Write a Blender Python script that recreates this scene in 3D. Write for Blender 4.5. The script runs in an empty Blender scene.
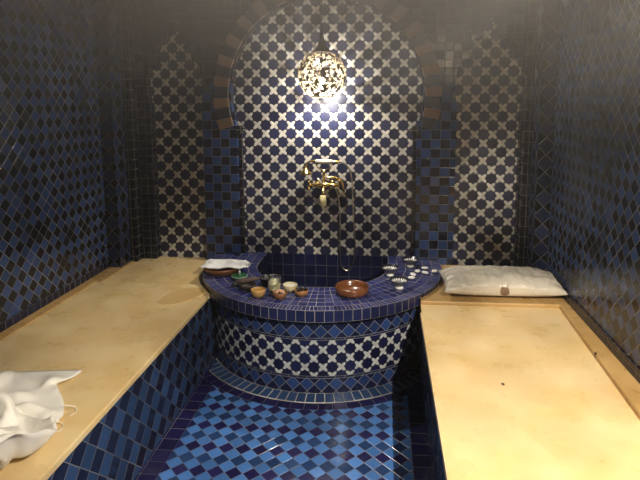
import bpy, bmesh, math, random
from mathutils import Vector, Matrix, noise
random.seed(7)
S = bpy.context.scene
COL = S.collection
PI = math.pi
X0, YC = -0.415, 3.43          # axis and centre of the half-round basin
XL, XR = -1.048, 0.205         # faces of the two benches
WL, WR = -1.912, 1.03          # side walls
H, ZC = 0.45, 0.50             # bench top, basin counter top
YB, YF = 3.68, 3.61            # mosaic plane, front layer of the end wall
YN, ZT = -0.9, 2.75            # wall behind the camera, ceiling

# ------------------------------------------------------------------ node expressions
class E:
    def __init__(s, nt, sock): s.nt, s.k = nt, sock
    def _m(s, op, *a):
        n = s.nt.nodes.new('ShaderNodeMath'); n.operation = op
        for i, x in enumerate((s,) + a):
            if isinstance(x, E): s.nt.links.new(x.k, n.inputs[i])
            else: n.inputs[i].default_value = float(x)
        return E(s.nt, n.outputs[0])
    def __add__(s, o): return s._m('ADD', o)
    def __radd__(s, o): return s._m('ADD', o)
    def __sub__(s, o): return s._m('SUBTRACT', o)
    def __rsub__(s, o): return (s * -1) + o
    def __mul__(s, o): return s._m('MULTIPLY', o)
    def __rmul__(s, o): return s._m('MULTIPLY', o)
    def __truediv__(s, o): return s._m('DIVIDE', o)
    def __gt__(s, o): return s._m('GREATER_THAN', o)
    def __lt__(s, o): return s._m('LESS_THAN', o)
    def floor(s): return s._m('FLOOR')
    def fract(s): return s._m('FRACT')
    def abs(s): return s._m('ABSOLUTE')
    def sqrt(s): return s._m('SQRT')
    def mod(s, n): return s._m('FLOORED_MODULO', n)
    def min(s, o): return s._m('MINIMUM', o)
    def max(s, o): return s._m('MAXIMUM', o)
    def step(s, a, b):            # smooth 0..1 from a to b
        n = s.nt.nodes.new('ShaderNodeMapRange'); n.interpolation_type = 'SMOOTHSTEP'
        s.nt.links.new(s.k, n.inputs[0]); n.inputs[1].default_value = a; n.inputs[2].default_value = b
        return E(s.nt, n.outputs[0])

class Mat:
    def __init__(s, name, rough=0.3, spec=0.5):
        s.m = bpy.data.materials.new(name); s.m.use_nodes = True
        s.nt = s.m.node_tree; s.b = s.nt.nodes['Principled BSDF']
        s.b.inputs['Roughness'].default_value = rough
        s.b.inputs['Specular IOR Level'].default_value = spec
    def val(s, v):
        n = s.nt.nodes.new('ShaderNodeValue'); n.outputs[0].default_value = v; return E(s.nt, n.outputs[0])
    def uv(s):
        n = s.nt.nodes.new('ShaderNodeUVMap'); n.uv_map = 'UVMap'
        x = s.nt.nodes.new('ShaderNodeSeparateXYZ'); s.nt.links.new(n.outputs[0], x.inputs[0])
        return E(s.nt, x.outputs[0]), E(s.nt, x.outputs[1])
    def pos(s):
        n = s.nt.nodes.new('ShaderNodeTexCoord'); x = s.nt.nodes.new('ShaderNodeSeparateXYZ')
        s.nt.links.new(n.outputs['Object'], x.inputs[0]); s.oc = n.outputs['Object']
        return [E(s.nt, o) for o in x.outputs]
    def vec(s, a, b, c=0.0):
        n = s.nt.nodes.new('ShaderNodeCombineXYZ')
        for i, x in enumerate((a, b, c)):
            if isinstance(x, E): s.nt.links.new(x.k, n.inputs[i])
            else: n.inputs[i].default_value = x
        return n.outputs[0]
    def rnd(s, a, b, w=0.0):
        n = s.nt.nodes.new('ShaderNodeTexWhiteNoise'); n.noise_dimensions = '3D'
        s.nt.links.new(s.vec(a, b, w), n.inputs[0]); return E(s.nt, n.outputs[0])
    def noise(s, vec, scale, detail=3, rough=.5, dist=0):
        n = s.nt.nodes.new('ShaderNodeTexNoise'); s.nt.links.new(vec, n.inputs['Vector'])
        n.inputs['Scale'].default_value = scale; n.inputs['Detail'].default_value = detail
        n.inputs['Roughness'].default_value = rough; n.inputs['Distortion'].default_value = dist
        return E(s.nt, n.outputs[0])
    def mix(s, f, a, b):
        n = s.nt.nodes.new('ShaderNodeMix'); n.data_type = 'RGBA'
        for i, x in ((0, f), (6, a), (7, b)):
            if isinstance(x, E): s.nt.links.new(x.k, n.inputs[i])
            elif isinstance(x, tuple): n.inputs[i].default_value = (*x[:3], 1)
            elif isinstance(x, (int, float)): n.inputs[i].default_value = x
            else: s.nt.links.new(x, n.inputs[i])
        return n.outputs[2]
    def scale(s, c, f):           # colour times a number
        n = s.nt.nodes.new('ShaderNodeVectorMath'); n.operation = 'SCALE'
        if isinstance(c, tuple): n.inputs[0].default_value = c
        else: s.nt.links.new(c, n.inputs[0])
        s.nt.links.new(f.k, n.inputs['Scale']); return n.outputs[0]
    def color(s, c):
        if isinstance(c, tuple): s.b.inputs['Base Color'].default_value = (*c, 1)
        else: s.nt.links.new(c, s.b.inputs['Base Color'])
    def set(s, name, v):
        if isinstance(v, E): s.nt.links.new(v.k, s.b.inputs[name])
        else: s.b.inputs[name].default_value = v
    def bump(s, h, dist=0.002, strength=1.0):
        n = s.nt.nodes.new('ShaderNodeBump'); n.inputs['Distance'].default_value = dist
        n.inputs['Strength'].default_value = strength
        s.nt.links.new(h.k, n.inputs['Height']); s.nt.links.new(n.outputs[0], s.b.inputs['Normal'])
    # tile lattice: returns indices, distance to the joint (m), fractions
    def grid(s, u, v, sx, sy=None):
        sy = sy or sx
        fu, fv = u / sx, v / sy
        i, j = fu.floor(), fv.floor(); a, b = fu.fract(), fv.fract()
        d = (a.min(1 - a) * sx).min(b.min(1 - b) * sy)
        return i, j, d, a, b

GROUT = (0.20, 0.19, 0.18)
NAVY = (0.012, 0.013, 0.050); DEEP = (0.004, 0.005, 0.012); BLUE = (0.021, 0.044, 0.122)

def finish(m, col, d, i, j, a, b, g=0.0016, tilt=0.35, rough=(.12, .3), grout=GROUT, wobble=True):
    """grout lines, a little colour and tilt of its own for every tile, glaze"""
    r = m.rnd(i, j, 3.7); r2 = m.rnd(i, j, 9.1); r3 = m.rnd(i, j, 5.3)
    col = m.scale(col, r * 0.5 + 0.72)
    m.set('Specular IOR Level', .32)
    gm = d.step(g * 0.6, g * 1.5)
    patchy = m.noise(m.vec(i * .13, j * .13, 2.), 1.7, 2) .step(.35, .7)
    gc = m.scale(grout, patchy * 0.85 + 0.35)
    m.color(m.mix(gm, gc, col))
    m.set('Roughness', (1 - gm) * 0.45 + (r2 * (rough[1] - rough[0]) + rough[0]))
    h = d.step(0.0, 0.005) * 0.7 + (a - .5) * (r - .5) * tilt * 4 + (b - .5) * (r3 - .5) * tilt * 4
    m.bump(h, 0.0012)

def tile_mat(name, size, pick, diamond=False, off=(0, 0), g=0.0016, sy=None, **k):
    m = Mat(name); u, v = m.uv()
    u, v = u - off[0], v - off[1]
    if diamond:
        s = size / math.sqrt(2)
        U, V = (u + v) * .70711 + s / 2, (v - u) * .70711 + s / 2
        i, j, d, a, b = m.grid(U, V, s)
    else: i, j, d, a, b = m.grid(u, v, size, sy)
    finish(m, pick(m, i, j), d, i, j, a, b, g, **k); return m.m

def checker(c0, c1, noise_p=0.0):
    def f(m, i, j):
        p = (i + j).mod(2) > .5
        if noise_p:
            q = m.rnd(i, j, 1.3) > (1 - noise_p)
            p = (p - q).abs()
        return m.mix(p, c0, c1)
    return f
def plain(c): return lambda m, i, j: m.mix(0.0, c, c)

def star_fields(m, u, v, p):
    """eight-pointed dark stars on a checker lattice, white crosses between; returns star mask, joint distance, indices"""
    U, V = u / p, v / p
    A, B = (U + V) * .5, (V - U) * .5           # stars at integer (A,B)
    ia, ib = (A + .5).floor(), (B + .5).floor()
    a, b = A - ia, B - ib
    x, y = (a - b).abs(), (a + b).abs()         # back to units of p, folded
    mx, mn = x.max(y), x.min(y)
    # fold once more about 22.5 deg: tip along axis and along diagonal
    q = (mx + mn) * .70711
    ang_lo = (mx - mn) * .70711
    # distance along nearest tip axis t and across w
    t = mx.max(q); w = mn.min(ang_lo)
    R, r, c8, s8 = .71, .58, math.cos(PI / 8), math.sin(PI / 8)
    nx, ny = r * s8, R - r * c8
    L = math.hypot(nx, ny); nx, ny = nx / L, ny / L
    sd = t * nx + w * ny - R * nx               # <0 inside star
    jd = (x + y - 1).abs() * .70711             # no joint here by itself
    # joints between diagonal crosses: near the points (+-.5,+-.5)
    return sd, ia, ib, x, y

def star_mat(name, p, off, region=None, border=None):
    m = Mat(name); u, v = m.uv()
    u, v = u - off[0], v - off[1]
    sd, ia, ib, x, y = star_fields(m, u, v, p)
    star = sd.step(.03, -.02) if False else (1 - sd.step(-.02, .035))
    joint = 1 - sd.abs().step(.015, .05)
    gap = 1 - (((x - .5) ._m('POWER', 2.0) + (y - .5)._m('POWER', 2.0)).sqrt()).step(.06, .12)
    r = m.rnd(ia, ib, 2.2); r2 = m.rnd((u / p).floor(), (v / p).floor(), 4.4)
    dark = m.scale((0.010, 0.012, 0.040), r * .7 + .65)
    white = m.scale((0.52, 0.49, 0.42), r2 * .35 + .7)
    c = m.mix(star, white, dark)
    c = m.mix((joint * .55).max(gap), c, (0.05, 0.045, 0.04))
    m.color(c); m.set('Roughness', r * .15 + .27)
    m.bump(sd.abs().step(0, .10) * .8 + (x - .5) * (r - .5) * .4, 0.0012)
    return m

# ------------------------------------------------------------------ meshes
def link(name, me, mat=None, parent=None, smooth=False):
    o = bpy.data.objects.new(name, me); COL.objects.link(o)
    if mat is not None:
        for q in (mat if isinstance(mat, list) else [mat]): me.materials.append(q)
    if parent is not None: o.parent = parent
    if smooth: me.polygons.foreach_set('use_smooth', [True] * len(me.polygons))
    return o
def boxuv(bm):
    L = bm.loops.layers.uv.get('UVMap') or bm.loops.layers.uv.new('UVMap')
    for f in bm.faces:
        n = f.normal
        for l in f.loops:
            c = l.vert.co
            l[L].uv = (c.x, c.y) if abs(n.z) > .7 else ((c.x, c.z) if abs(n.y) >= abs(n.x) else (c.y, c.z))
def obj(name, bm, mat, parent=None, smooth=False, uv=True, bevel=0):
    bmesh.ops.recalc_face_normals(bm, faces=bm.faces) if uv != 'keep' else None
    if uv is True: boxuv(bm)
    me = bpy.data.meshes.new(name); bm.to_mesh(me); bm.free()
    o = link(name, me, mat, parent, smooth)
    if bevel:
        b = o.modifiers.new('Bevel', 'BEVEL'); b.width = bevel; b.segments = 2; b.limit_method = 'ANGLE'
    return o
def struct(o): o['kind'] = 'structure'; return o
def tag(o, label, cat, group=None):
    o['label'] = label; o['category'] = cat
    if group: o['group'] = group
    return o
def empty(name, loc, label, cat, group=None, rz=0):
    o = bpy.data.objects.new(name, None); COL.objects.link(o); o.location = loc; o.rotation_euler.z = rz
    o.empty_display_size = .05
    return tag(o, label, cat, group)
def bx(bm, a, b):
    x0, y0, z0 = a; x1, y1, z1 = b
    v = [bm.verts.new(c) for c in ((x0,y0,z0),(x1,y0,z0),(x1,y1,z0),(x0,y1,z0),(x0,y0,z1),(x1,y0,z1),(x1,y1,z1),(x0,y1,z1))]
    for f in ((0,3,2,1),(4,5,6,7),(0,1,5,4),(1,2,6,5),(2,3,7,6),(3,0,4,7)): bm.faces.new([v[i] for i in f])
    return bm
def box(a, b): return bx(bmesh.new(), a, b)
def prism(pts, z0, z1, bm=None):
    bm = bm or bmesh.new()
    lo = [bm.verts.new((x, y, z0)) for x, y in pts]; hi = [bm.verts.new((x, y, z1)) for x, y in pts]
    n = len(pts)
    bm.faces.new(list(reversed(lo))); bm.faces.new(hi)
    for i in range(n): bm.faces.new((lo[i], lo[(i+1) % n], hi[(i+1) % n], hi[i]))
    return bm
def lathe(prof, n=48, bm=None, cap=True, M=None):
    """prof: list of (r, z), open polyline from inside/bottom to outside"""
    bm = bm or bmesh.new(); rings = []
    for r, z in prof:
        if r < 1e-6:
            v = bm.verts.new((0, 0, z)); rings.append([v] * n)
        else: rings.append([bm.verts.new((r*math.cos(2*PI*k/n), r*math.sin(2*PI*k/n), z)) for k in range(n)])
    for A, B in zip(rings, rings[1:]):
        for k in range(n):
            q = []
            for v in (A[k], A[(k+1) % n], B[(k+1) % n], B[k]):
                if v not in q: q.append(v)
            if len(q) > 2: bm.faces.new(q)
    if M is not None:
        for R in rings:
            for v in set(R): v.co = M @ v.co
    return bm
def tube(pts, rad, n=10, bm=None, cap=True):
    bm = bm or bmesh.new(); P = [Vector(p) for p in pts]; rings = []; up = Vector((0.13, 0.2, 1)).normalized()
    nrm = None
    for i, p in enumerate(P):
        t = (P[min(i+1, len(P)-1)] - P[max(i-1, 0)]).normalized()
        if nrm is None: nrm = t.cross(up).normalized() if abs(t.dot(up)) < .95 else t.cross(Vector((1,0,0))).normalized()
        nrm = (nrm - t * nrm.dot(t)).normalized(); bi = t.cross(nrm)
        r = rad[i] if isinstance(rad, (list, tuple)) else rad
        rings.append([bm.verts.new(p + (nrm*math.cos(2*PI*k/n) + bi*math.sin(2*PI*k/n)) * r) for k in range(n)])
    for A, B in zip(rings, rings[1:]):
        for k in range(n): bm.faces.new((A[k], A[(k+1) % n], B[(k+1) % n], B[k]))
    if cap: bm.faces.new(list(reversed(rings[0]))); bm.faces.new(rings[-1])
    return bm
def spline(pts, k=8):
    out = []; P = [Vector(p) for p in pts]
    for i in range(len(P) - 1):
        p0, p1, p2, p3 = P[max(i-1, 0)], P[i], P[i+1], P[min(i+2, len(P)-1)]
        for s in range(k):
            t = s / k
            out.append(.5 * (2*p1 + (p2-p0)*t + (2*p0-5*p1+4*p2-p3)*t*t + (3*p1-p0-3*p2+p3)*t**3))
    return out + [P[-1]]
def ball(c, r, sx=1, sy=1, sz=1, bm=None, n=2):
    bm = bm or bmesh.new()
    bmesh.ops.create_icosphere(bm, subdivisions=n, radius=1, matrix=Matrix.Translation(c) @ Matrix.Diagonal((r*sx, r*sy, r*sz, 1)))
    return bm

# ------------------------------------------------------------------ materials
M_side = tile_mat('side_wall_glazed_tiles', .080, checker(BLUE, DEEP, .04), True, g=.0013)
M_pil = tile_mat('pilaster_diamond_tiles', .11, checker((.014, .024, .065), (.003, .003, .006)), True, g=.0013)
M_thin = tile_mat('thin_dark_tiles', .042, plain((.006, .006, .010)), g=.0013, sy=.07)
M_dark = tile_mat('dark_square_tiles', .05, plain((.010, .012, .030)), g=.0012)
M_border = tile_mat('navy_border_tiles', .055, plain((.006, .008, .024)), off=(0, H), g=.0015, sy=.05)
M_pool = tile_mat('pool_navy_tiles', .080, plain((.006, .009, .038)), off=(0, ZC), g=.0012, grout=(.09, .09, .11))
M_bench = tile_mat('bench_front_tiles', .110, checker((.022, .050, .125), (.008, .010, .030)), True, g=.0014)
M_ceil = tile_mat('ceiling_tiles', .10, plain((.02, .02, .025)), True)

def front_layer_mat():
    m = Mat('end_wall_tiles'); u, v = m.uv(); x, y, z = m.pos()
    off = (x - X0).abs()
    i, j, d, a, b = m.grid(u - (X0 + .655), v - .45, .0635)
    i2, j2, d2, a2, b2 = m.grid(u, v, .055)
    pil = ((off > .60) * (off < .886)) * (z < 1.72)
    p = (i + j).mod(2) > .5
    c = m.mix(p, (.018, .042, .125), (.004, .005, .016))
    c = m.mix(pil, (.005, .006, .013), c)
    D = d * pil + d2 * (1 - pil)
    I = i * pil + i2 * (1 - pil); J = j * pil + j2 * (1 - pil)
    finish(m, c, D, I, J, a * pil + a2 * (1 - pil), b * pil + b2 * (1 - pil), .0014, grout=(.12, .115, .11))
    return m.m
M_front = front_layer_mat()
STAR_OFF = (-0.954 + .06 - .0145, .54 - .016)
M_star = star_mat('star_and_cross_mosaic', .0604, STAR_OFF).m

def floor_mat():
    m = Mat('floor_tiles'); x, y, z = m.pos()
    D = .0803; s = D / math.sqrt(2)
    u, v = x - .080, y - 2.525
    i, j, d, a, b = m.grid((u + v) * .70711 + s/2, (v - u) * .70711 + s/2, s)
    par = (i + j).mod(2) > .5; alt = (i + j).mod(4) > 1.5
    dark = m.mix(alt, (.014, .013, .070), (.014, .040, .125))
    c = m.mix(par, dark, (.062, .175, .46))
    dx, dy = x - X0, y - YC
    r = (dx * dx + dy * dy).sqrt()
    edge = dx.abs() > (.6265 - .080); ringm = (r < .888)
    brd = edge.max(ringm)
    ei, ej, ed, ea, eb = m.grid(dx.abs() - .5465, y, .08, .08)
    ang = dy._m('ARCTAN2', dx)
    ri, rj, rd, ra, rb = m.grid(ang * .86, r - .828, .075, .06)
    bd = rd * ringm + ed * (1 - ringm)
    bi, bj = ri * ringm + ei * (1 - ringm), rj * ringm + ej * (1 - ringm)
    c = m.mix(brd, c, (.012, .010, .058))
    d = bd * brd + d * (1 - brd)
    i, j = bi * brd + i * (1 - brd), bj * brd + j * (1 - brd)
    finish(m, c, d, i, j, a, b, .0012, grout=(.16, .17, .2), rough=(.1, .25))
    return m.m
M_floor = floor_mat()

def counter_mat():
    m = Mat('counter_top_tiles'); u, v = m.uv()           # u = angle*R or length, v = distance from outer edge
    o1 = v < .062
    i, j, d, a, b = m.grid(u, v, .022, .062)
    i2, j2, d2, a2, b2 = m.grid(u, v - .062, .055, .0575)
    c = m.mix(m.rnd(i2, j2) , (.016, .020, .105), (.030, .042, .165))
    pick = lambda p, q: p * o1 + q * (1 - o1)
    finish(m, c, pick(d, d2), pick(i, i2), pick(j, j2), pick(a, a2), pick(b, b2), .0013, rough=(.15, .35), grout=(.42, .38, .36))
    return m.m
M_counter = counter_mat()

def drum_mat():
    m = Mat('basin_drum_mosaic'); u, v = m.uv()
    p = .0500
    sd, ia, ib, x, y = star_fields(m, u + .012, v - .108, p)
    star = 1 - sd.step(-.02, .035)
    joint = 1 - sd.abs().step(.015, .05)
    r = m.rnd(ia, ib, 2.2)
    sc = m.mix(star, m.scale((.50, .51, .50), m.rnd((u/p).floor(), (v/p).floor()) * .3 + .7), m.scale((.009, .010, .042), r * .7 + .6))
    sc = m.mix(joint * .6, sc, (.03, .03, .03))
    # diamond bands
    def band(c0, per):
        s = per / math.sqrt(2); w = v - c0
        i, j, d, a, b = m.grid((u + w) * .70711 + s/2, (w - u) * .70711 + s/2, s)
        return m.mix((i + j).mod(2) > .5, m.scale((.018, .040, .135), m.rnd(i, j) * .6 + .7), (.007, .009, .035)), d
    ct, dt = band(.360, .076); cb, db = band(.060, .080)
    li, lj, ld, la, lb = m.grid(u, v, .052, 10.)
    line = m.scale((.010, .014, .05), m.rnd(li, lj) + .5)
    inst = (v > .106) * (v < .313); top = v > .325; bot = v < .093
    c = m.mix(inst, line, sc); c = m.mix(top, c, ct); c = m.mix(bot, c, cb)
    other = 1 - inst.max(top).max(bot)
    e = ((v - .106).abs()).min((v - .313).abs()).min((v - .325).abs()).min((v - .093).abs())
    d = (dt * top + db * bot + ld * other + .02 * inst).min(e)
    gm = d.step(.0007, .0018)
    m.color(m.mix(gm, (.20, .20, .2), c)); m.set('Roughness', .2)
    m.bump(d.step(0, .004) * .6 + sd.abs().step(0, .1) * inst * .5, .0012)
    return m.m
M_drum = drum_mat()
M_rim = tile_mat('rim_band_tiles', .051, plain((.012, .016, .060)), off=(0, .435), sy=.0652, g=.0014, grout=(.34, .31, .28))
M_curb = tile_mat('curb_tiles', .052, plain((.022, .048, .12)), sy=.0835, off=(0, .0025), g=.0024, grout=(.45, .43, .40))

def stone_mat(name, c1, c2, stains=True, spots=()):
    m = Mat(name, .34); x, y, z = m.pos()
    n = m.noise(m.oc, 5.5, 1, .4, .3); n2 = m.noise(m.oc, 9, 2, .5); n3 = m.noise(m.oc, 60, 3, .6)
    c = m.mix((n * .75 + n2 * .25).step(.22, .78), c1, c2)
    sp = m.noise(m.oc, 46, 2, .5)
    c = m.mix(sp.step(.84, .88) * .04, c, (.30, .17, .06)) if stains else c
    for sx_, sy_, sr in spots:      # small dark chips in the plaster
        dx, dy = x - sx_, y - sy_
        c = m.mix(1 - (dx * dx + dy * dy * .5).sqrt().step(sr * .7, sr), c, (.06, .025, .01))
    m.color(m.scale(c, n3 * .12 + .94)); m.set('Roughness', n2.step(.3, .7) * .22 + .24)
    m.bump(n2 * .6 + n3 * .1, .0015); return m
ms = stone_mat('right_bench_plaster', (.70, .48, .20), (.80, .60, .33), spots=((-0.123, 0.685, .008),))
M_stoneR = ms.m
ml = stone_mat('left_bench_plaster', (.66, .45, .19), (.76, .58, .31))
M_stoneL = ml.m
M_ledge = stone_mat('ochre_ledge_plaster', (.42, .25, .085), (.55, .35, .14), spots=((0.338, 0.959, .010),)).m
M_tan = stone_mat('tan_patch_plaster', (.56, .36, .13), (.64, .44, .19), False).m

def simple(name, c, rough=.4, metal=0, **k):
    m = Mat(name, rough); x = m.pos()
    n = m.noise(m.oc, k.get('ns', 40), 3); a = k.get('amt', .25)
    m.color(m.scale(c, n * a * 2 + (1 - a))); m.set('Metallic', metal)
    if 'bump' in k: m.bump(n, k['bump'])
    for kk in ('Coat Weight', 'Transmission Weight', 'Sheen Weight'):
        if kk in k: m.set(kk, k[kk])
    return m.m
M_brass = simple('brass', (.78, .56, .18), .2, 1, amt=.12)
M_steel = simple('brushed_hose_metal', (.55, .50, .40), .3, 1, amt=.15)
M_ivory = simple('ivory_ceramic', (.80, .76, .62), .15, 0, amt=.05)
M_yellowed = simple('yellowed_ceramic', (.72, .62, .33), .3, 0, amt=.12)
M_wood = simple('red_brown_wood', (.15, .05, .017), .22, 0, ns=18, amt=.35, **{'Coat Weight': .5})
M_darkwood = simple('dark_brown_wood', (.13, .05, .018), .35, 0, ns=18, amt=.4)
M_palewood = simple('pale_wood', (.52, .30, .10), .4, 0, ns=25, amt=.2)
M_white = simple('white_glaze', (.80, .79, .74), .25, 0, amt=.06)
M_green = simple('green_glaze', (.02, .10, .045), .12, 0, amt=.4, ns=25)
M_greenpale = simple('pale_green_glaze', (.42, .60, .42), .15, 0, amt=.15)
M_black = simple('black_glaze', (.012, .012, .014), .2, 0)
M_charcoal = simple('grey_black_grit', (.035, .03, .03), .8, 0, ns=120, amt=.6, bump=.003)
M_brownlea = simple('brown_grey_pumice', (.10, .065, .05), .7, 0, ns=90, amt=.5, bump=.003)
M_cloth = simple('white_cotton', (.76, .72, .64), .85, 0, ns=300, amt=.05, bump=.0006)
M_paper = simple('white_damp_cloth', (.78, .78, .76), .5, 0, amt=.06)
M_vous_b = simple('brown_carved_brick', (.12, .066, .038), .6, 0, ns=30, amt=.35, bump=.004)
M_vous_d = simple('dark_glazed_brick', (.010, .010, .014), .3, 0, ns=30, amt=.3)
M_pierced = simple('pierced_silvered_brass', (.22, .17, .10), .4, .35, amt=.3)
M_cream = simple('cream_oil', (.75, .66, .40), .3, 0, amt=.06)
M_glassm = Mat('clear_glass', .03); M_glassm.color((.95, .97, .95)); M_glassm.set('Transmission Weight', 1.0); M_glassm.set('IOR', 1.45)
M_glassm.pos(); M_glassm.set('Roughness', M_glassm.noise(M_glassm.oc, 30, 2).step(.4, .6) * .35 + .03)
M_glass = M_glassm.m

def pattern_glaze():
    m = Mat('black_and_white_painted_glaze', .2); x, y, z = m.pos()
    ang = y._m('ARCTAN2', x); r = (x * x + y * y).sqrt()
    a = (ang * (9 / PI)).fract() - .5
    b = ((r - .012) * 55).fract() - .5
    leaf = (a * a + b * b).sqrt().step(.42, .30)
    rim = (r > .046)
    c = m.mix(leaf * (1 - rim), (.02, .02, .03), (.72, .70, .66))
    m.color(c); return m.m
M_pat = pattern_glaze()
def hatch_glaze():
    m = Mat('grey_banded_glaze', .25); x, y, z = m.pos()
    ang = y._m('ARCTAN2', x)
    st = ((ang * (14 / PI) + z * 60).fract() - .5).abs().step(.2, .3)
    m.color(m.mix(st * (z > .018), (.05, .055, .07), (.20, .20, .21))); return m.m
M_hatch = hatch_glaze()

# ------------------------------------------------------------------ room shell
struct(obj('floor', box((WL - .1, YN, -.08), (WR + .1, YB, 0)), M_floor))
struct(obj('ceiling', box((WL - .1, YN, ZT), (WR + .1, YB + .1, ZT + .1)), M_ceil))
struct(obj('wall_left', box((WL - .1, YN, 0), (WL, YB, ZT)), M_side))
struct(obj('wall_right', box((WR, YN, 0), (WR + .1, YB, ZT)), M_side))
struct(obj('wall_near', box((WL - .1, YN - .1, -.08), (WR + .1, YN, ZT)), M_side))
struct(obj('wall_back', box((WL - .1, YB, -.08), (WR + .1, YB + .1, ZT)), M_star))
# tile courses along the benches on the side walls
struct(obj('baseboard_left', box((WL, YN, H), (WL + .006, 3.38, H + .05)), M_border))
struct(obj('baseboard_right', box((WR - .006, YN, H + .02), (WR, 3.38, H + .075)), M_border))

# front layer of the end wall: one face with a horseshoe opening and two lobed openings
def arc(cx, cz, r, a0, a1, n): return [(cx + r*math.cos(math.radians(a0 + (a1-a0)*k/n)), cz + r*math.sin(math.radians(a0 + (a1-a0)*k/n))) for k in range(n + 1)]
CZ, RI, RO = 1.635, .662, .785
def main_opening():
    a = math.degrees(math.asin((1.42 - CZ) / RI))
    return [(X0 + .625, H - .3), (X0 + .625, 1.38)] + arc(X0, CZ, RI, a, 180 - a, 64) + [(X0 - .625, 1.38), (X0 - .625, H - .3)]
def lobed(xa, xb):
    c, w = (xa + xb) / 2, (xb - xa) / 2
    h = []
    lob = [(w, 1.56), (w + .012, 1.64), (w + .014, 1.74), (w - .004, 1.82), (w * .86, 1.86), (w * .68, 1.875), (w * .66, 1.93), (w * .60, 1.985), (w * .42, 2.01), (w * .26, 2.02), (w * .22, 2.07), (0, 2.15)]
    h = [(c + w, H)] + [(c + x, z) for x, z in lob]
    return h + [(2 * c - x, z) for x, z in reversed(h[:-1])]
def face_with_holes(outer, holes, y0, y1):
    bm = bmesh.new(); es = []
    for loop in [outer] + holes:
        vs = [bm.verts.new((x, y0, z)) for x, z in loop]
        es += [bm.edges.new((vs[i], vs[(i + 1) % len(vs)])) for i in range(len(vs))]
    r = bmesh.ops.triangle_fill(bm, edges=es, use_beauty=True, use_dissolve=False)
    fs = [f for f in r['geom'] if isinstance(f, bmesh.types.BMFace)]
    e = bmesh.ops.extrude_face_region(bm, geom=fs)
    for v in [g for g in e['geom'] if isinstance(g, bmesh.types.BMVert)]: v.co.y = y1
    return bm
LP, RP = (-1.668, X0 - .872), (X0 + .884, .890)
outer = [(WL, H + .0), (WL, ZT), (WR, ZT), (WR, H)]
mo = main_opening()
# outline with the openings running down to the bench line
poly = [(WR, ZT), (WL, ZT), (WL, H)] + list(reversed(lobed(*LP))) + list(reversed([(x, max(z, H)) for x, z in mo])) + list(reversed(lobed(*RP))) + [(WR, H)]
struct(obj('trim_1', face_with_holes(poly, [], YB - .0005, YF), M_front))
# stepped corner pilasters
def pilaster(n, s):
    wall = WL if s < 0 else WR
    inn = lambda d: wall - s * d
    o = struct(obj('trim_%d' % n, box((min(wall, inn(.088)), 3.38, H), (max(wall, inn(.088)), YF, ZT)), M_pil))
    bm = box((min(inn(.088), inn(.135)), 3.53, H), (max(inn(.088), inn(.135)), YF, ZT))
    struct(obj('trim_%d' % (n + 1), bm, M_thin))
pilaster(2, -1); pilaster(4, 1)
# slim tiled jambs and capitals inside the horseshoe opening
n = 6
for s in (-1, 1):
    xa, xb = sorted((X0 + s * .5985, X0 + s * .6245))
    struct(obj('trim_%d' % n, box((xa, 3.645, ZC + .001), (xb, YB - .001, 1.375)), M_thin)); n += 1
    bm = bmesh.new()
    for k, (w, z0, z1) in enumerate(((.040, 1.375, 1.392), (.052, 1.392, 1.412), (.036, 1.412, 1.428))):
        xa, xb = sorted((X0 + s * (.628 - w), X0 + s * .6285))
        bx(bm, (xa, 3.602 + k * .004 - .006, z0), (xb, YB - .001, z1))
    struct(obj('trim_%d' % n, bm, M_thin, bevel=.002)); n += 1

# ring of arch stones
ar = empty('horseshoe_arch', (X0, YF, CZ), 'large horseshoe arch of alternating brown and dark bricks around the central mosaic niche', 'arch')
N = 38; A0, A1 = -18.0, 198.0
st = (A1 - A0) / N
def wedge(a0, a1, ri, ro, y0, y1):
    bm = bmesh.new(); L = []
    for y, sh in ((0, 0), (y1 - y0, .003)):
        for r, a in ((ri + sh, a0), (ri + sh, a1), (ro - sh, a1), (ro - sh, a0)):
            L.append(bm.verts.new((r*math.cos(math.radians(a)), y, r*math.sin(math.radians(a)))))
    for f in ((0,1,2,3),(7,6,5,4),(0,4,5,1),(1,5,6,2),(2,6,7,3),(3,7,4,0)): bm.faces.new([L[i] for i in f])
    return bm
for k in range(N):
    br = k % 2 == 1
    a = A0 + st * k
    o = obj('arch_brick', wedge(a + .2, a + st - .2, RI + (.012 if br else .014), RO + (0 if br else -.012), 0, -.016 if br else -.008), M_vous_b if br else M_vous_d, ar, bevel=.0015)
    o.location = (0, -.0008, 0)

# ------------------------------------------------------------------ benches
def lip(pts, z0, z1, mat, name, parent, bev=.004):
    return obj(name, prism(pts, z0, z1), mat, parent, bevel=bev)
bl = empty('stone_bench', (-1.48, 1.4, 0), 'left built-in bench with yellow plaster top and blue tiled front, holding the crumpled white towel', 'bench')
def rel(o, e):
    for v in o.data.vertices: v.co -= e.location
    return o
def off_uv(o): return o
b1 = obj('tiled_front', box((WL + .001, YN + .001, .001), (XL - .004, YB - .001, H - .028)), M_bench, bl); rel(b1, bl)
b2 = obj('bench_top', box((-1.842, YN + .001, H - .028), (XL + .004, 3.085, H)), M_stoneL, bl, bevel=.004); rel(b2, bl)
b3 = lip([(WL + .001, YN + .001), (-1.8425, YN + .001), (-1.8425, 3.0855), (-1.8, 3.0855), (-1.8, YF - .0), (WL + .001, YF)], H - .028, H + .004, M_ledge, 'wall_strip', bl); rel(b3, bl)
b4 = obj('rear_slab', box((-1.7995, 3.0855, H - .028), (XL + .002, YB - .001, H - .001)), M_stoneL, bl, bevel=.003); rel(b4, bl)
pp = [(-1.30, 2.80), (-1.235, 2.76), (-1.16, 2.80), (-1.10, 2.90), (-1.075, 3.00), (-1.09, 3.04), (-1.13, 3.04), (-1.19, 3.045), (-1.255, 2.99), (-1.295, 2.90)]
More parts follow.
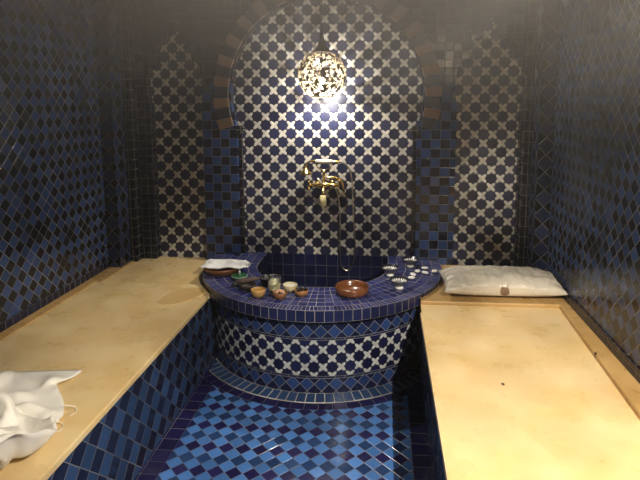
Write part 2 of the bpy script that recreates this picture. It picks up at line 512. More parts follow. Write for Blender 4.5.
pp = [tuple(v[:2]) for v in spline([(x, y, 0) for x, y in pp + [pp[0]]], 5)[:-1]]
b5 = lip(pp, H + .0002, H + .003, M_tan, 'plaster_patch', bl, .001); b5['label'] = 'tan smooth plaster patch beside the basin'; rel(b5, bl)

br_ = empty('stone_bench', (.61, 1.4, 0), 'right built-in bench with pale yellow plaster top and ochre edge strip, under the cream pillow', 'bench')
c1 = obj('tiled_front', box((XR + .004, YN + .001, .001), (WR - .001, YB - .001, H - .028)), M_bench, br_); rel(c1, br_)
q = lambda y: .927 + (y - 1.88) * (.977 - .927) / (3.02 - 1.88)
top = [(XR - .008, YN + .001), (q(YN), YN + .001), (q(2.93), 2.93), (XR + .001, 2.915), (XR + .001, 2.80), (XR - .008, 2.795)]
c2 = lip(top, H - .028, H, M_stoneR, 'bench_top', br_); rel(c2, br_)
led = [(q(YN) + .0005, YN + .001), (WR - .001, YN + .001), (WR - .001, YF), (XR + .001, YF), (XR + .001, 2.9155), (.30, 2.917), (q(2.93), 2.9305)]
c3 = lip(led, H - .028, H + .020, M_ledge, 'raised_ledge', br_, .006); rel(c3, br_)
c3['label'] = 'ochre raised ledge along the wall and under the pillow'

# ------------------------------------------------------------------ the basin
ba = empty('basin', (X0, YC, 0), 'half-round mosaic basin with wide blue tiled counter under the brass shower mixer', 'basin')
def arcpts(R, a, n=72):   # a = half angle in degrees about -y, left to right
    return [(R*math.sin(math.radians(-a + 2*a*k/n)), -R*math.cos(math.radians(-a + 2*a*k/n))) for k in range(n + 1)]
yb = YB - YC - .001
def ring_solid(outer, inner, z0, z1, uvside, uvtop=None, mats=0):
    """outer and inner: polylines of equal length; closed band between them"""
    bm = bmesh.new(); L = bm.loops.layers.uv.new('UVMap')
    n = len(outer)
    def col(pl, z): return [bm.verts.new((x, y, z)) for x, y in pl]
    ol, oh, il, ih = col(outer, z0), col(outer, z1), col(inner, z0), col(inner, z1)
    s = [0]
    for k in range(1, n): s.append(s[-1] + math.dist(outer[k], outer[k-1]))
    mid = s[-1] / 2; s = [x - mid for x in s]
    si = [0]
    for k in range(1, n): si.append(si[-1] + math.dist(inner[k], inner[k-1]))
    mi = si[-1] / 2; si = [x - mi for x in si]
    def F(vs, uvs):
        f = bm.faces.new(vs)
        for l, q in zip(f.loops, uvs): l[L].uv = q
        return f
    for k in range(n - 1):
        F((ol[k], ol[k+1], oh[k+1], oh[k]), ((s[k], z0), (s[k+1], z0), (s[k+1], z1), (s[k], z1)))
        F((il[k+1], il[k], ih[k], ih[k+1]), ((si[k+1], z0), (si[k], z0), (si[k], z1), (si[k+1], z1)))
        w = math.dist(outer[k], inner[k]); w2 = math.dist(outer[k+1], inner[k+1])
        f = F((oh[k], oh[k+1], ih[k+1], ih[k]), ((s[k], 0), (s[k+1], 0), (s[k+1], w2), (s[k], w))); f.material_index = 1 if mats else 0
        F((ol[k+1], ol[k], il[k], il[k+1]), ((s[k+1], 0), (s[k], 0), (s[k], w), (s[k+1], w2)))
    for k in (0, n - 1):
        F((ol[k], oh[k], ih[k], il[k]) if k == 0 else (ol[k], il[k], ih[k], oh[k]), ((0, z0), (0, z1), (.3, z1), (.3, z0)) if k == 0 else ((0, z0), (.3, z0), (.3, z1), (0, z1)))
    return bm
RD, RC = .742, .79
def straight(x, R): return [(x, yb * (1 - k / 6)) for k in range(6)]
def path(R): return [(-R, yb * (1 - k / 6)) for k in range(6)] + arcpts(R, 90) + [(R, yb * (k + 1) / 6) for k in range(6)]
obj('counter_top', ring_solid(path(RC), path(.44), H + .0245, ZC, None, None, 1), [M_rim, M_counter], ba, uv='keep', bevel=0)
aL = math.degrees(math.asin(.618 / RC))
obj('rim_band', ring_solid(arcpts(RC, aL), arcpts(RD + .002, math.degrees(math.asin(.618 / (RD + .002)))), .435, H + .024, None), M_rim, ba, uv='keep')
aD = math.degrees(math.asin(.620 / RD))
ang = [-aD + 2*aD*k/72 for k in range(73)]
od = [(-.620, yb * (1 - k / 6)) for k in range(6)] + arcpts(RD, aD) + [(.620, yb * (k + 1) / 6) for k in range(6)]
idn = path(.441)
obj('drum', ring_solid(od, idn, .001, H + .024, None), M_drum, ba, uv='keep')
obj('pool_floor', prism([(-.4395, yb), *arcpts(.4395, 90), (.4395, yb)], .18, .2), M_pool, ba)
# inner wall of the pool, and the plain tiles behind it
obj('pool_wall', ring_solid(path(.4405), path(.434), .2005, ZC - .0005, None), M_pool, ba, uv='keep')
obj('pool_back_tiles', box((-.4335, yb - .012, .2005), (.4335, yb, ZC - .002)), M_pool, ba)
# curb
def curb():
    bm = bmesh.new(); L = bm.loops.layers.uv.new('UVMap')
    prof = [(.828, 0.0005), (.826, .004), (RD + .0015, .008), (RD + .0015, .0005)]
    a = math.degrees(math.asin(.6225 / .83)); n = 72; rows = []
    for k in range(n + 1):
        rr = []
        for r, z in prof:
            t = (-a + 2*a*k/n); th = math.radians(t)
            x, y = r*math.sin(th), -r*math.cos(th)
            lim = .6225
            if r < .8:   # run on to the bench face
                aa = math.degrees(math.asin(min(.6225 / r, 1))); th = math.radians(-aa + 2*aa*k/n); x, y = r*math.sin(th), -r*math.cos(th)
            rr.append((bm.verts.new((x, y, z)), (.8*th, (.83 - r))))
        rows.append(rr)
    for A, B in zip(rows, rows[1:]):
        for i in range(len(prof)):
            j = (i + 1) % len(prof)
            f = bm.faces.new((A[i][0], B[i][0], B[j][0], A[j][0]))
            for l, q in zip(f.loops, (A[i][1], B[i][1], B[j][1], A[j][1])): l[L].uv = q
    bm.faces.new([v[0] for v in rows[0]]); bm.faces.new([v[0] for v in reversed(rows[-1])])
    return bm
obj('curb', curb(), M_curb, ba, uv='keep')

# ------------------------------------------------------------------ pierced pendant lamps
def pierced_shade(r, op_r, seed, sub, ins, cut=9, keep=1.0, *_):
    bm = bmesh.new(); bmesh.ops.create_icosphere(bm, subdivisions=sub, radius=r)
    zc = -math.sqrt(r*r - op_r*op_r)
    bmesh.ops.delete(bm, geom=[v for v in bm.verts if v.co.z < zc or v.co.z > r * .93], context='VERTS')
    rnd = random.Random(seed)
    for v in bm.verts:
        v.co += Vector([rnd.uniform(-1, 1) for _ in range(3)]) * r * .018; v.co = v.co.normalized() * r
    faces = list(bm.faces)
    hi = [f for f in faces if f.calc_center_median().z > cut * r]; lo = [f for f in faces if f not in set(hi)]
    bmesh.ops.inset_individual(bm, faces=lo, thickness=r * ins)
    lo2 = [f for f in lo if rnd.random() < keep * min(1, max(0, (cut - f.calc_center_median().z / r) / .34))]; faces = lo2
    bmesh.ops.delete(bm, geom=faces, context='FACES')
    return bm
def band_ring(r0, r1, z0, z1, n=48): return lathe([(r0, z0), (r1, z0), (r1, z1), (r0, z1), (r0, z0)], n)
M_bulbm = Mat('lit_bulb', .3); M_bulbm.color((.9, .85, .7)); M_bulbm.set('Emission Color', (1.0, .86, .62, 1)); M_bulbm.set('Emission Strength', 14.0)
M_bulb = M_bulbm.m
M_iron = simple('dark_lamp_metal', (.05, .042, .035), .4, .6)
def pendant(loc, r, label, seed, power, color, bz, lr, sub, ins, op, lz, *cut):
    e = empty('pendant_lamp', loc, label, 'lamp')
    sh = obj('lamp_shade', pierced_shade(r, r * op, seed, sub, ins, *cut), M_pierced, e, uv=False)
    so = sh.modifiers.new('Solidify', 'SOLIDIFY'); so.thickness = .0012; so.offset = 0
    zb = -r * math.sqrt(1 - op**2)
    obj('rim_ring', band_ring(r * (op - .015), r * (op + .02), zb - .004, zb + .004), M_pierced, e)
    obj('lamp_neck', lathe([(r*.40, r*.915), (r*.36, r*.95), (r*.20, r*1.15), (r*.10, r*1.45), (r*.05, r*1.82), (r*.03, r*1.84), (0, r*1.84)], 24), M_iron, e, smooth=False)
    bm = bmesh.new(); z = r * 1.84; k = 0; ztop = ZT - loc[2]
    while z < ztop - .012:       # chain links
        pts = []
        for i in range(11):
            a = 2*PI*i/10; p = (.006*math.cos(a), 0, z + .011 + .012*math.sin(a))
            pts.append(p if k % 2 else (0, p[0], p[2]))
        tube(pts, .0016, 6, bm, False); z += .019; k += 1
    obj('chain', bm, M_iron, e)
    obj('ceiling_rose', lathe([(0, ztop - .022), (.03, ztop - .02), (.045, ztop - .001), (0, ztop - .001)], 24), M_iron, e)
    obj('bulb', lathe([(0, bz*r - .018), (.010, bz*r - .015), (.016, bz*r - .006), (.017, bz*r + .004), (.012, bz*r + .018), (.009, bz*r + .03), (.009, bz*r + .06), (0, bz*r + .06)], 24), M_bulb, e, smooth=True).visible_shadow = True
    obj('bulb_holder', lathe([(0, bz*r + .0605), (.014, bz*r + .0605), (.014, bz*r + .10), (.003, bz*r + .104), (.003, r*.95), (0, r*.95)], 16), M_iron, e)
    l = bpy.data.lights.new('bulb_light', 'POINT'); l.energy = power; l.color = color; l.shadow_soft_size = lr
    lo = bpy.data.objects.new('bulb_light', l); COL.objects.link(lo); lo.parent = e; lo.location = (0, 0, lz)
    return e
LAMP1 = pendant((-0.416, 3.44, 1.766), .157, 'round pierced metal pendant lamp glowing in front of the arched niche', 3, 31, (1.0, .94, .85), -.44, .016, 4, .0065, .45, -.124, 9, .62)
LAMP2 = pendant((.80, .35, 2.26), .152, 'second pierced pendant lamp above the near end of the right bench', 5, 560, (1.0, .91, .76), .30, .009, 4, .006, .16, -.0, -.22, .94)

# ------------------------------------------------------------------ shower mixer
mx, mz = -.372, 1.0
sm = empty('shower_mixer', (-.424, YB, 1.0), 'brass telephone-style shower mixer with ivory grip mounted on the star mosaic', 'shower mixer')
PXM = .00705
def P(px, py, dy=-.085): return Vector(((px - 325) * PXM, dy, (184 - py) * PXM + .02))
obj('mixer_body', lathe([(0, -.088), (.010, -.088), (.013, -.07), (.011, -.05), (.017, -.03), (.020, 0), (.017, .03), (.011, .05), (.013, .07), (.010, .088), (0, .088)], 24, None, True, Matrix.Translation(P(325, 184)) @ Matrix.Rotation(PI/2, 4, 'Y')), M_brass, sm, True)
for s in (-1, 1):   # wall unions
    obj('wall_union', tube([(s*.05, -.001, .02), (s*.05, -.012, .02), (s*.05, -.013, .02), (s*.05, -.085, .02)], [.024, .022, .011, .011], 20), M_brass, sm, True)
    bm = bmesh.new(); c = P(325, 184) + Vector((s*.098, 0, 0))
    tube([c - Vector((s*.012, 0, 0)), c + Vector((s*.012, 0, 0))], .012, 16, bm)
    for k in range(4):
        a = PI/4 + k*PI/2 + (.2 if s > 0 else 0); d = Vector((s*.15, math.cos(a), math.sin(a)))
        tube([c, c + d*.028, c + d*.038, c + d*.041], [.004, .0035, .0065, .004], 10, bm)
    obj('cross_handle', bm, M_brass, sm, True)
c = P(325, 184)
obj('diverter_lever', tube([c + Vector((0, -.015, .004)), c + Vector((-.018, -.03, .022)), c + Vector((-.035, -.04, .046)), c + Vector((-.040, -.042, .052))], [.004, .0055, .008, .004], 12), M_ivory, sm, True)
obj('riser', lathe([(0, 0), (.013, 0), (.010, .02), (.009, .05), (.012, .055), (.009, .06), (.009, .095), (0, .095)], 20, None, True, Matrix.Translation(P(325, 182))), M_brass, sm, True)
obj('spout', tube(spline([c + Vector((0, -.005, -.012)), c + Vector((0, -.03, -.02)), c + Vector((0, -.055, -.045)), c + Vector((0, -.058, -.07))], 5), .011, 14), M_brass, sm, True)
obj('spout_sleeve', lathe([(0, -.075), (.018, -.075), (.022, -.070), (.023, -.04), (.021, -.004), (.014, 0), (0, 0)], 24, None, True, Matrix.Translation(c + Vector((0, -.058, -.062)))), M_yellowed, sm, True)
bm = bmesh.new()
for s in (-1, 1):
    tube(spline([P(325, 169.5), P(325 + s*5, 167.5), P(325 + s*8, 163.5), P(325 + s*8.5, 160.5)], 5), .0035, 8, bm)
obj('cradle', bm, M_brass, sm, True)
hs = obj('hand_shower', tube(spline([P(306.7, 168), P(307.5, 164), P(311, 160.8), P(316, 160.2), P(326, 160.6), P(336, 160.6), P(341, 161)], 6), [.007]*37, 12), M_brass, sm, True)
obj('grip', tube([P(316.5, 160.3), P(318, 160.4), P(326, 160.6), P(333, 160.6), P(334.5, 160.6)], [.008, .0125, .0145, .0125, .008], 18), M_ivory, hs, True)
obj('spray_bell', lathe([(0, -.004), (.043, -.006), (.044, 0), (.036, .010), (.026, .020), (.016, .034), (.008, .042), (0, .042)], 28, None, True, Matrix.Translation(P(307, 172.8))), M_brass, hs, True)
hp = spline([P(341, 161), P(346.5, 163.5), P(351, 170), P(352.8, 182), P(353.3, 200, -.06), P(354.3, 225, -.045), P(355.3, 250, -.035), P(353.5, 266, -.03), P(348.5, 273, -.03), P(343, 270.5, -.03), P(340.6, 262, -.03), P(340.2, 240, -.035), P(340.4, 215, -.05), P(339, 197, -.065), P(336, 188, -.07), P(331, 185.5, -.07)], 22)
obj('hose', tube(hp, [.0048 + (.0007 if i % 2 else 0) for i in range(len(hp))], 10), M_steel, sm, True)
obj('side_elbow', tube(spline([P(327, 177, -.07), P(336, 177, -.062), P(342, 181, -.05), P(343.5, 190, -.03), P(343.5, 192, -.001)], 6), .009, 12), M_brass, sm, True)

# ------------------------------------------------------------------ things on the counter
T = ZC + .0005
def bowl_prof(R, h, rb, t=.005, foot=0.006):
    out = [(0, 0), (rb, 0), (rb*1.02, foot)]
    for k in range(1, 7):
        a = k/6*PI/2*.86; out.append((rb + (R-rb)*math.sin(a)/math.sin(PI/2*.86), foot + (h-foot)*(1-math.cos(a))/(1-math.cos(PI/2*.86))))
    o2 = [(R - t*.5, h + t*.3)] + [(max(r - t, 0), z + (t*.6)) for r, z in reversed(out[2:])]
    return out + o2 + [(0, foot + t*.6)]
# large wooden bowl
e = empty('wooden_bowl', (-.184, 2.915, T), 'wide glossy red-brown wooden bowl standing alone at the front of the counter', 'bowl')
obj('bowl_body', lathe([(0, 0), (.072, 0), (.090, .006), (.097, .022), (.098, .042), (.094, .048), (.088, .044), (.086, .025), (.078, .012), (0, .010)], 56), M_wood, e, smooth=True)
# footed bowls
def footed():
    e = empty('footed_bowl', (0, 0, 0), '', 'bowl', 'black and white footed bowls')
    obj('foot', lathe([(0, 0), (.024, 0), (.026, .003), (.022, .012), (.018, .016), (0, .016)], 36), M_white, e, smooth=True)
    b = lathe([(.016, .0165), (.030, .020), (.046, .034), (.056, .052), (.058, .053), (.057, .056)], 48)
    obj('bowl_body', b, M_hatch, e, smooth=True)
    obj('bowl_interior', lathe([(.057, .056), (.050, .050), (.038, .036), (.020, .027), (0, .025)], 48), M_pat, e, smooth=True)
    return e
def dup(o, loc, label, rz=0):
    r = o.copy(); COL.objects.link(r); r.location = loc; r.rotation_euler.z = rz; r['label'] = label
    for ch in list(o.children):
        k = ch.copy(); COL.objects.link(k); k.parent = r
        for g in list(ch.children):
            d = g.copy(); COL.objects.link(d); d.parent = k
    return r
f0 = footed(); f0.location = (.088, 3.028, T); f0['label'] = 'black and white footed bowl nearest the front edge of the counter'
dup(f0, (.035, 3.255, T), 'black and white footed bowl behind the nearest one, leftmost of the three', .5)
dup(f0, (.170, 3.445, T), 'black and white footed bowl farthest back, near the niche wall and white pebbles', 1.1)
# pebbles
pl = ['white pebble at the back of the group, nearest the rear footed bowl', 'white pebble in the middle left of the group, leaning against its neighbour', 'white pebble in the middle right of the group', 'white pebble farthest right, next to the pillow corner', 'white pebble on the left, second from the front', 'white pebble nearest the front of the counter in the group']
pts = [(.263, 3.393), (.213, 3.327), (.258, 3.300), (.322, 3.335), (.180, 3.258), (.168, 3.195)]
for k, ((x, y), l) in enumerate(zip(pts, pl)):
    bm = ball((0, 0, .009), 1, .024, .018, .009, None, 3)
    for v in bm.verts: v.co += Vector(noise.noise_vector(v.co * 30 + Vector((k*3, 0, 0)))) * .0016
    o = obj('white_pebble', bm, M_white, smooth=True); o.location = (x, y, T + .0012); o.rotation_euler.z = k*1.3
    tag(o, l, 'pebble', 'white pebbles beside the footed bowls')
# small cups
def cup(name, x, y, R, h, mat, label, cat='bowl'):
    e = empty(name, (x, y, T), label, cat)
    obj('bowl_body', lathe(bowl_prof(R, h, R*.70, .004), 40), mat, e, smooth=True); return e
e = cup('small_bowl', -.712, 2.825, .043, .038, M_palewood, 'small honey-coloured wooden bowl, leftmost of the small bowls at the counter front')
obj('bowl_contents', lathe([(0, .030), (.036, .029), (.036, .026), (0, .026)], 28), simple('honey_paste', (.45, .26, .05), .25), e)
e = cup('small_bowl', -.583, 2.808, .042, .034, simple('brown_wood', (.22, .10, .04), .35), 'small brown bowl heaped with pinkish clay lumps, in front of the glass')
rr = random.Random(4); bm = bmesh.new()
for k in range(22):
    a, r = rr.uniform(0, 2*PI), rr.uniform(0, .030); ball((r*math.cos(a), r*math.sin(a), .034 + .010*(1 - r/.03)), rr.uniform(.006, .011), 1, 1, .7, bm, 1)
o = obj('bowl_contents', bm, simple('pinkish_clay', (.56, .33, .20), .7, amt=.3), e); o['kind'] = 'stuff'
e = cup('small_bowl', -.548, 2.93, .043, .036, simple('cream_bowl_glaze', (.62, .52, .30), .3), 'small cream bowl filled with white paste, behind the brown bowls')
obj('bowl_contents', lathe([(0, .034), (.02, .0335), (.037, .031), (.037, .027), (0, .027)], 28), M_ivory, e)
e = cup('small_bowl', -.470, 2.86, .041, .030, simple('orange_wood', (.33, .15, .05), .35), 'small orange-brown bowl heaped with glossy black soap paste')
bm = bmesh.new()
for k in range(26):
    a, r = rr.uniform(0, 2*PI), rr.uniform(0, .032); ball((r*math.cos(a), r*math.sin(a), .032 + .016*(1 - r/.032)), rr.uniform(.007, .012), 1, 1, .8, bm, 1)
o = obj('bowl_contents', bm, M_black, e, True); o['kind'] = 'stuff'
# glass
e = empty('drinking_glass', (-.632, 2.885, T), 'clear tumbler half full of milky yellow liquid among the small bowls', 'glass')
obj('glass_wall', lathe([(0, 0), (.031, 0), (.033, .002), (.038, .098), (.0365, .099), (.0345, .094), (.0305, .006), (0, .006)], 40), M_glass, e, smooth=True)
obj('liquid', lathe([(0, .0065), (.0303, .0065), (.0335, .060), (0, .060)], 40), simple('milky_liquid', (.74, .68, .42), .3, amt=.2, ns=90), e)
# green lidded dish
e = empty('green_dish', (-.898, 3.100, T), 'small green glazed dish with a white knob, beside the cloth-covered bowl', 'dish')
obj('dish_body', lathe([(0, 0), (.026, 0), (.030, .006), (.050, .018), (.052, .021), (.049, .022)], 40), M_greenpale, e, smooth=True)
obj('dish_top', lathe([(.049, .022), (.034, .017), (.022, .019), (.010, .026), (0, .027)], 40), M_green, e, smooth=True)
obj('knob', lathe([(0, .0272), (.005, .0272), (.004, .036), (.007, .042), (.006, .050), (0, .053)], 20), M_ivory, e, smooth=True)
# brown bowl with a cloth
e = empty('wooden_bowl', (-1.040, 3.215, T), 'low dark brown wooden bowl at the left counter end, covered by a cloth', 'bowl')
obj('bowl_body', lathe([(0, 0), (.085, 0), (.105, .010), (.116, .030), (.119, .045), (.113, .044), (.100, .020), (0, .014)], 48), M_darkwood, e, smooth=True)
bm = bmesh.new(); nx, ny = 48, 26
vs = {}
for i in range(nx + 1):
    for j in range(ny + 1):
        u, v = i/nx*2 - 1, j/ny*2 - 1
        x = u * .150; y = v * .085 * (1 - .18*abs(u)**3) * (1 - (.45 if u > .72 else 0)*min(1, (u-.72)/.12 if u > .72 else 0))
        n_ = noise.noise(Vector((x*9, y*12, 3.1)))
        z = .052 + .020*n_ + .022*math.exp(-((v + .35*u - .1)/.22)**2) + .014*math.exp(-((v - .3*u + .5)/.13)**2)
        x += .006*noise.noise(Vector((v*3, 1.7, 0))); y += .007*noise.noise(Vector((u*4, 5.7, 0)))
        z -= .012*max(0, abs(u) - .8)/.2
        vs[i, j] = bm.verts.new((x, y, max(z, .0475)))
for i in range(nx):
    for j in range(ny): bm.faces.new((vs[i,j], vs[i+1,j], vs[i+1,j+1], vs[i,j+1]))
o = obj('folded_cloth', bm, M_paper, smooth=True); o.location = (-1.013, 3.215, T); o.rotation_euler.z = -.04
so = o.modifiers.new('Solidify', 'SOLIDIFY'); so.thickness = .006; so.offset = 1
tag(o, 'white folded cloth lying over the dark wooden bowl at the counter end', 'cloth')
# dark bowl and scrubbing things
e = empty('dark_bowl', (-.700, 3.035, T), 'dark patterned bowl of grey grit behind the glass and honey bowl', 'bowl')
obj('bowl_body', lathe(bowl_prof(.055, .036, .03, .004), 40), M_black, e, smooth=True)
bm = bmesh.new()
for k in range(60):
    a, r = rr.uniform(0, 2*PI), rr.uniform(0, .042); ball((r*math.cos(a), r*math.sin(a), .032 + .008*(1 - r/.042)), rr.uniform(.004, .007), 1, 1, 1, bm, 1)
o = obj('bowl_contents', bm, simple('salt_and_grit', (.16, .16, .17), .5, amt=.8, ns=80), e); o['kind'] = 'stuff'
e = empty('dark_bowl', (-.800, 2.925, T), 'low dark brown clay bowl with a pumice stone resting on it', 'bowl')
obj('bowl_body', lathe(bowl_prof(.052, .030, .034, .005), 40), simple('dark_clay', (.035, .022, .016), .5), e, smooth=True)
bm = ball((0, 0, 0), 1, .068, .022, .012, None, 3)
for v in bm.verts: v.co += Vector(noise.noise_vector(v.co * 45)) * .005
o = obj('pumice_stone', bm, M_brownlea, smooth=True); o.location = (-.795, 2.94, T + .052); o.rotation_euler = (.06, -.10, .30)
tag(o, 'long brown-grey pumice stone lying across the low dark bowl', 'pumice stone')
bm = ball((0, 0, 0), 1, .045, .03, .013, None, 3)
for v in bm.verts: v.co += Vector(noise.noise_vector(v.co * 35)) * .006
o = obj('scrubbing_mitt', bm, M_charcoal, smooth=True); o.location = (-.868, 2.985, T + .0165); o.rotation_euler.z = .7
tag(o, 'black crumpled scrubbing mitt between the green dish and the pumice', 'mitt')

# ------------------------------------------------------------------ pillow
def pillow():
    bm = bmesh.new(); nx, ny = 90, 44; W, D, Hh = .345, .150, .068
    top, bot = {}, {}
    for i in range(nx + 1):
        for j in range(ny + 1):
            u, v = i/nx*2 - 1, j/ny*2 - 1
            px, py = 1 - .07*(1 - u*u)*0, 1
            x = u*W*(1 - .045*(1 - abs(v))**0 * (1 - v*v)*1.0*abs(u)**6 + 0)
            y = v*D*(1 - .10*(1 - u*u)**1.0 * abs(v)**4)
            k = max(0, (1 - abs(u)**3.2)) ** .50 * max(0, (1 - abs(v)**2.6)) ** .50
            p = Vector((x*7, y*7, 0))
            wr = noise.noise(Vector((x*8 + 2, y*22, 1))) * .010 + .006*noise.noise(Vector((x*30, y*14, 7)))
            corner = (abs(u)*abs(v))**6
            edge = abs(u)**8
            wr += .006*math.sin(v*16 + 3*u)*edge*k*3
            zt = k*Hh*1.08 + wr*min(1, k*2)
            zb = -k*Hh*.72
            if i in (0, nx) or j in (0, ny):
                t = bm.verts.new((x, y, 0)); top[i,j] = bot[i,j] = t
            else:
                top[i,j] = bm.verts.new((x, y, zt)); bot[i,j] = bm.verts.new((x, y, zb))
    for i in range(nx):
        for j in range(ny):
            bm.faces.new((top[i,j], top[i+1,j], top[i+1,j+1], top[i,j+1]))
            bm.faces.new((bot[i,j], bot[i,j+1], bot[i+1,j+1], bot[i+1,j]))
    return bm
def vinyl():
    m = Mat('cream_vinyl', .28); x, y, z = m.pos()
    n1 = m.noise(m.oc, 14, 4, .6, .8); n2 = m.noise(m.oc, 5, 3)
    dx = (x + .005) / .028; dz = (z - .004) / .030
    q = (dx*dx + dz*dz).sqrt() + (m.noise(m.oc, 50, 2) - .5) * .5
    stalk = ((x - .010 - (z - .03) * .25).abs() < .0022) * (z > .02) * (z < .045)
    blot = (1 - q.step(.88, 1.02)).max(stalk) * (y < -.05)
    c = m.mix(n2.step(.35, .65), (.56, .51, .41), (.64, .58, .48))
    m.color(m.mix(blot, c, (.20, .125, .075))); m.set('Roughness', n1.step(.3, .7) * .2 + .16)
    m.bump(n1 * 1.0 + m.noise(m.oc, 45, 2, .5) * .25, .010, .8); return m.m
o = obj('pillow', pillow(), vinyl(), smooth=True)
o.location = (.682, 3.10, H + .0215 + .060); o.rotation_euler = (.10, 0, .035)
tag(o, 'cream vinyl pillow with a brown stain at the back of the right bench', 'pillow')

# ------------------------------------------------------------------ towel
TROT, TSX, TSY, TLX, TLY = 42, 1.06, 1.35, -1.455, 1.42
def towel(N=44, seed=5.0):
    """a sheet of cotton dropped in loose waves on a flat plane; its settled shape becomes the mesh"""
    bm = bmesh.new(); g = {}
    for i in range(N + 1):
        for j in range(N + 1):
            u, v = i/N*2 - 1, j/N*2 - 1
            p = Vector((u*1.1, v*1.1, seed*3.3))
            d = Vector((noise.noise(p), noise.noise(p + Vector((7, 3, 0))), noise.noise(p + Vector((1, 9, 4)))))
            x = u*.36 + d.x*.10; y = v*.36 + d.y*.10
            z = .14 + .075*math.sin((u*.7 - v*.7)*6.5 + seed*2 + d.x*3) + .08*d.z + .03*math.sin((u*.6 + v*.8)*8 + seed*2)
            g[i, j] = bm.verts.new((x, y, max(z, .03)))
    for i in range(N):
        for j in range(N): bm.faces.new((g[i,j], g[i+1,j], g[i+1,j+1], g[i,j+1]))
    me = bpy.data.meshes.new('sheet'); bm.to_mesh(me); bm.free()
    o = bpy.data.objects.new('sheet', me); COL.objects.link(o)
    c = o.modifiers.new('Cloth', 'CLOTH'); s = c.settings; s.quality = 6; s.mass = .4
    s.tension_stiffness = 12; s.compression_stiffness = 12; s.shear_stiffness = 6; s.bending_stiffness = .6; s.air_damping = 2
    cs = c.collision_settings; cs.use_self_collision = True; cs.self_distance_min = .008; cs.distance_min = .006; cs.collision_quality = 4
    m2 = bpy.data.meshes.new('plane'); m2.from_pydata([(-20, -20, 0), (20, -20, 0), (20, 20, 0), (-20, 20, 0)], [], [(0, 1, 2, 3)])
    p = bpy.data.objects.new('plane', m2); COL.objects.link(p); p.modifiers.new('Collision', 'COLLISION')
    p.collision.thickness_outer = .004; p.collision.cloth_friction = 30
    c.point_cache.frame_end = 60
    for f in range(1, 61): S.frame_set(f)
    ev = o.evaluated_get(bpy.context.evaluated_depsgraph_get()); M = ev.to_mesh()
    co = [v.co.copy() for v in M.vertices]; ev.to_mesh_clear()
    bpy.data.objects.remove(o); bpy.data.objects.remove(p); S.frame_set(1)
    cen = sum(co, Vector()) / len(co)
    bm = bmesh.new(); vs = [bm.verts.new((-(q.y - cen.y), q.x - cen.x, q.z)) for q in co]
    for i in range(N):
        for j in range(N): bm.faces.new((vs[i*(N+1)+j], vs[(i+1)*(N+1)+j], vs[(i+1)*(N+1)+j+1], vs[i*(N+1)+j+1]))
    return bm
bm = towel()
bmesh.ops.transform(bm, verts=bm.verts, matrix=Matrix.Rotation(math.radians(TROT), 4, 'Z') @ Matrix.Diagonal((TSX, TSY, 1.8, 1)))
lo_ = min(v.co.z for v in bm.verts)
for v in bm.verts:
    v.co.z -= lo_
    lim = WL + .03 - TLX                 # the sheet bunches up against the wall
    if v.co.x < lim + .2: v.co.x = lim + .2 - .2 * (1 - math.exp(-(lim + .2 - v.co.x) / .2))
o = obj('towel', bm, M_cloth, smooth=True); o.location = (TLX, TLY, H + .001)
ss = o.modifiers.new('Subdivision', 'SUBSURF'); ss.levels = ss.render_levels = 1
so = o.modifiers.new('Solidify', 'SOLIDIFY'); so.thickness = .003; so.offset = 1
tag(o, 'crumpled off-white cotton towel heaped on the left bench', 'towel')
for k, pts in enumerate(([(.27, .30, .03), (.305, .32, .012), (.32, .30, .004), (.31, .275, .003)], [(.28, .22, .03), (.315, .225, .006), (.33, .20, .003), (.315, .18, .003), (.30, .19, .003)])):
    t_ = tube(spline(pts, 6), .0012, 6); f = obj('loose_thread', t_, M_cloth, o)

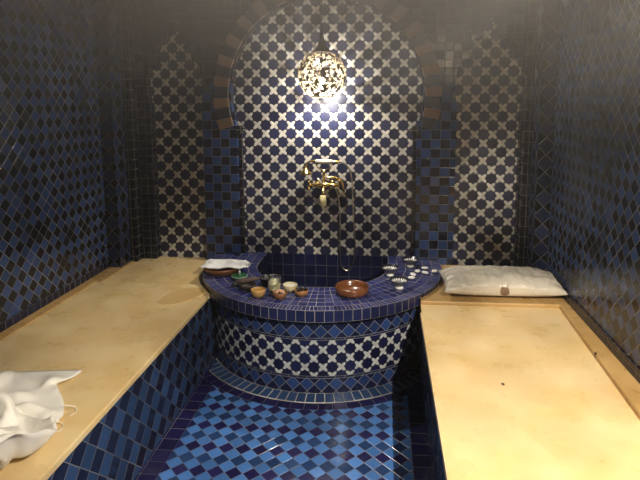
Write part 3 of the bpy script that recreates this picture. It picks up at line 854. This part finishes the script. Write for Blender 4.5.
# ------------------------------------------------------------------ steam under the ceiling
sv = box((WL + .02, YN + .02, 1.25), (WR - .02, YF - .03, ZT - .01))
me = bpy.data.meshes.new('steam'); sv.to_mesh(me); sv.free()
vm = bpy.data.materials.new('steam'); vm.use_nodes = True; nt = vm.node_tree
for nn_ in list(nt.nodes):
    if nn_.type == 'BSDF_PRINCIPLED': nt.nodes.remove(nn_)
out = [x for x in nt.nodes if x.type == 'OUTPUT_MATERIAL'][0]
vs_ = nt.nodes.new('ShaderNodeVolumeScatter'); vs_.inputs['Color'].default_value = (.86, .84, .80, 1); vs_.inputs['Anisotropy'].default_value = .0
tc = nt.nodes.new('ShaderNodeTexCoord'); sx = nt.nodes.new('ShaderNodeSeparateXYZ'); nt.links.new(tc.outputs['Object'], sx.inputs[0])
zz = E(nt, sx.outputs[2])
nt.links.new((zz.step(1.30, 2.6)._m('POWER', 1.8) * .46).k, vs_.inputs['Density'])
nt.links.new(vs_.outputs[0], out.inputs['Volume'])
vo = link('steam', me, vm); vo['kind'] = 'stuff'
tag(vo, 'grey steam haze hanging under the ceiling around the lamp', 'steam')

# ------------------------------------------------------------------ camera and view
cam = bpy.data.cameras.new('camera'); co = bpy.data.objects.new('camera', cam); COL.objects.link(co); S.camera = co
f, cx, cy, pt, yw, rl, cz = 527.333, 331.45, 169.59, .12975, .1030, -.00256, 1.6
cam.sensor_fit = 'HORIZONTAL'; cam.sensor_width = 36; cam.lens = f / 640 * 36
cam.shift_x = (320 - cx) / 640; cam.shift_y = -(240 - cy) / 640
F = Vector((-math.sin(yw)*math.cos(pt), math.cos(yw)*math.cos(pt), -math.sin(pt)))
Rt = Vector((math.cos(yw), math.sin(yw), 0)); Up = Rt.cross(F)
R_ = math.cos(rl)*Rt + math.sin(rl)*Up; U_ = -math.sin(rl)*Rt + math.cos(rl)*Up
m4 = Matrix((( R_.x, U_.x, -F.x, 0), (R_.y, U_.y, -F.y, 0), (R_.z, U_.z, -F.z, cz), (0, 0, 0, 1)))
co.matrix_world = m4
cam.clip_start = .02
w = bpy.data.worlds.new('world'); S.world = w; w.use_nodes = True
w.node_tree.nodes['Background'].inputs[0].default_value = (0, 0, 0, 1)
S.view_settings.view_transform = 'Standard'; S.view_settings.look = 'None'
S.view_settings.gamma = 1; S.view_settings.use_curve_mapping = False
S.view_settings.exposure = 0.0
S.cycles.use_denoising = True
S.cycles.volume_bounces = 1
S.cycles.max_bounces = 8
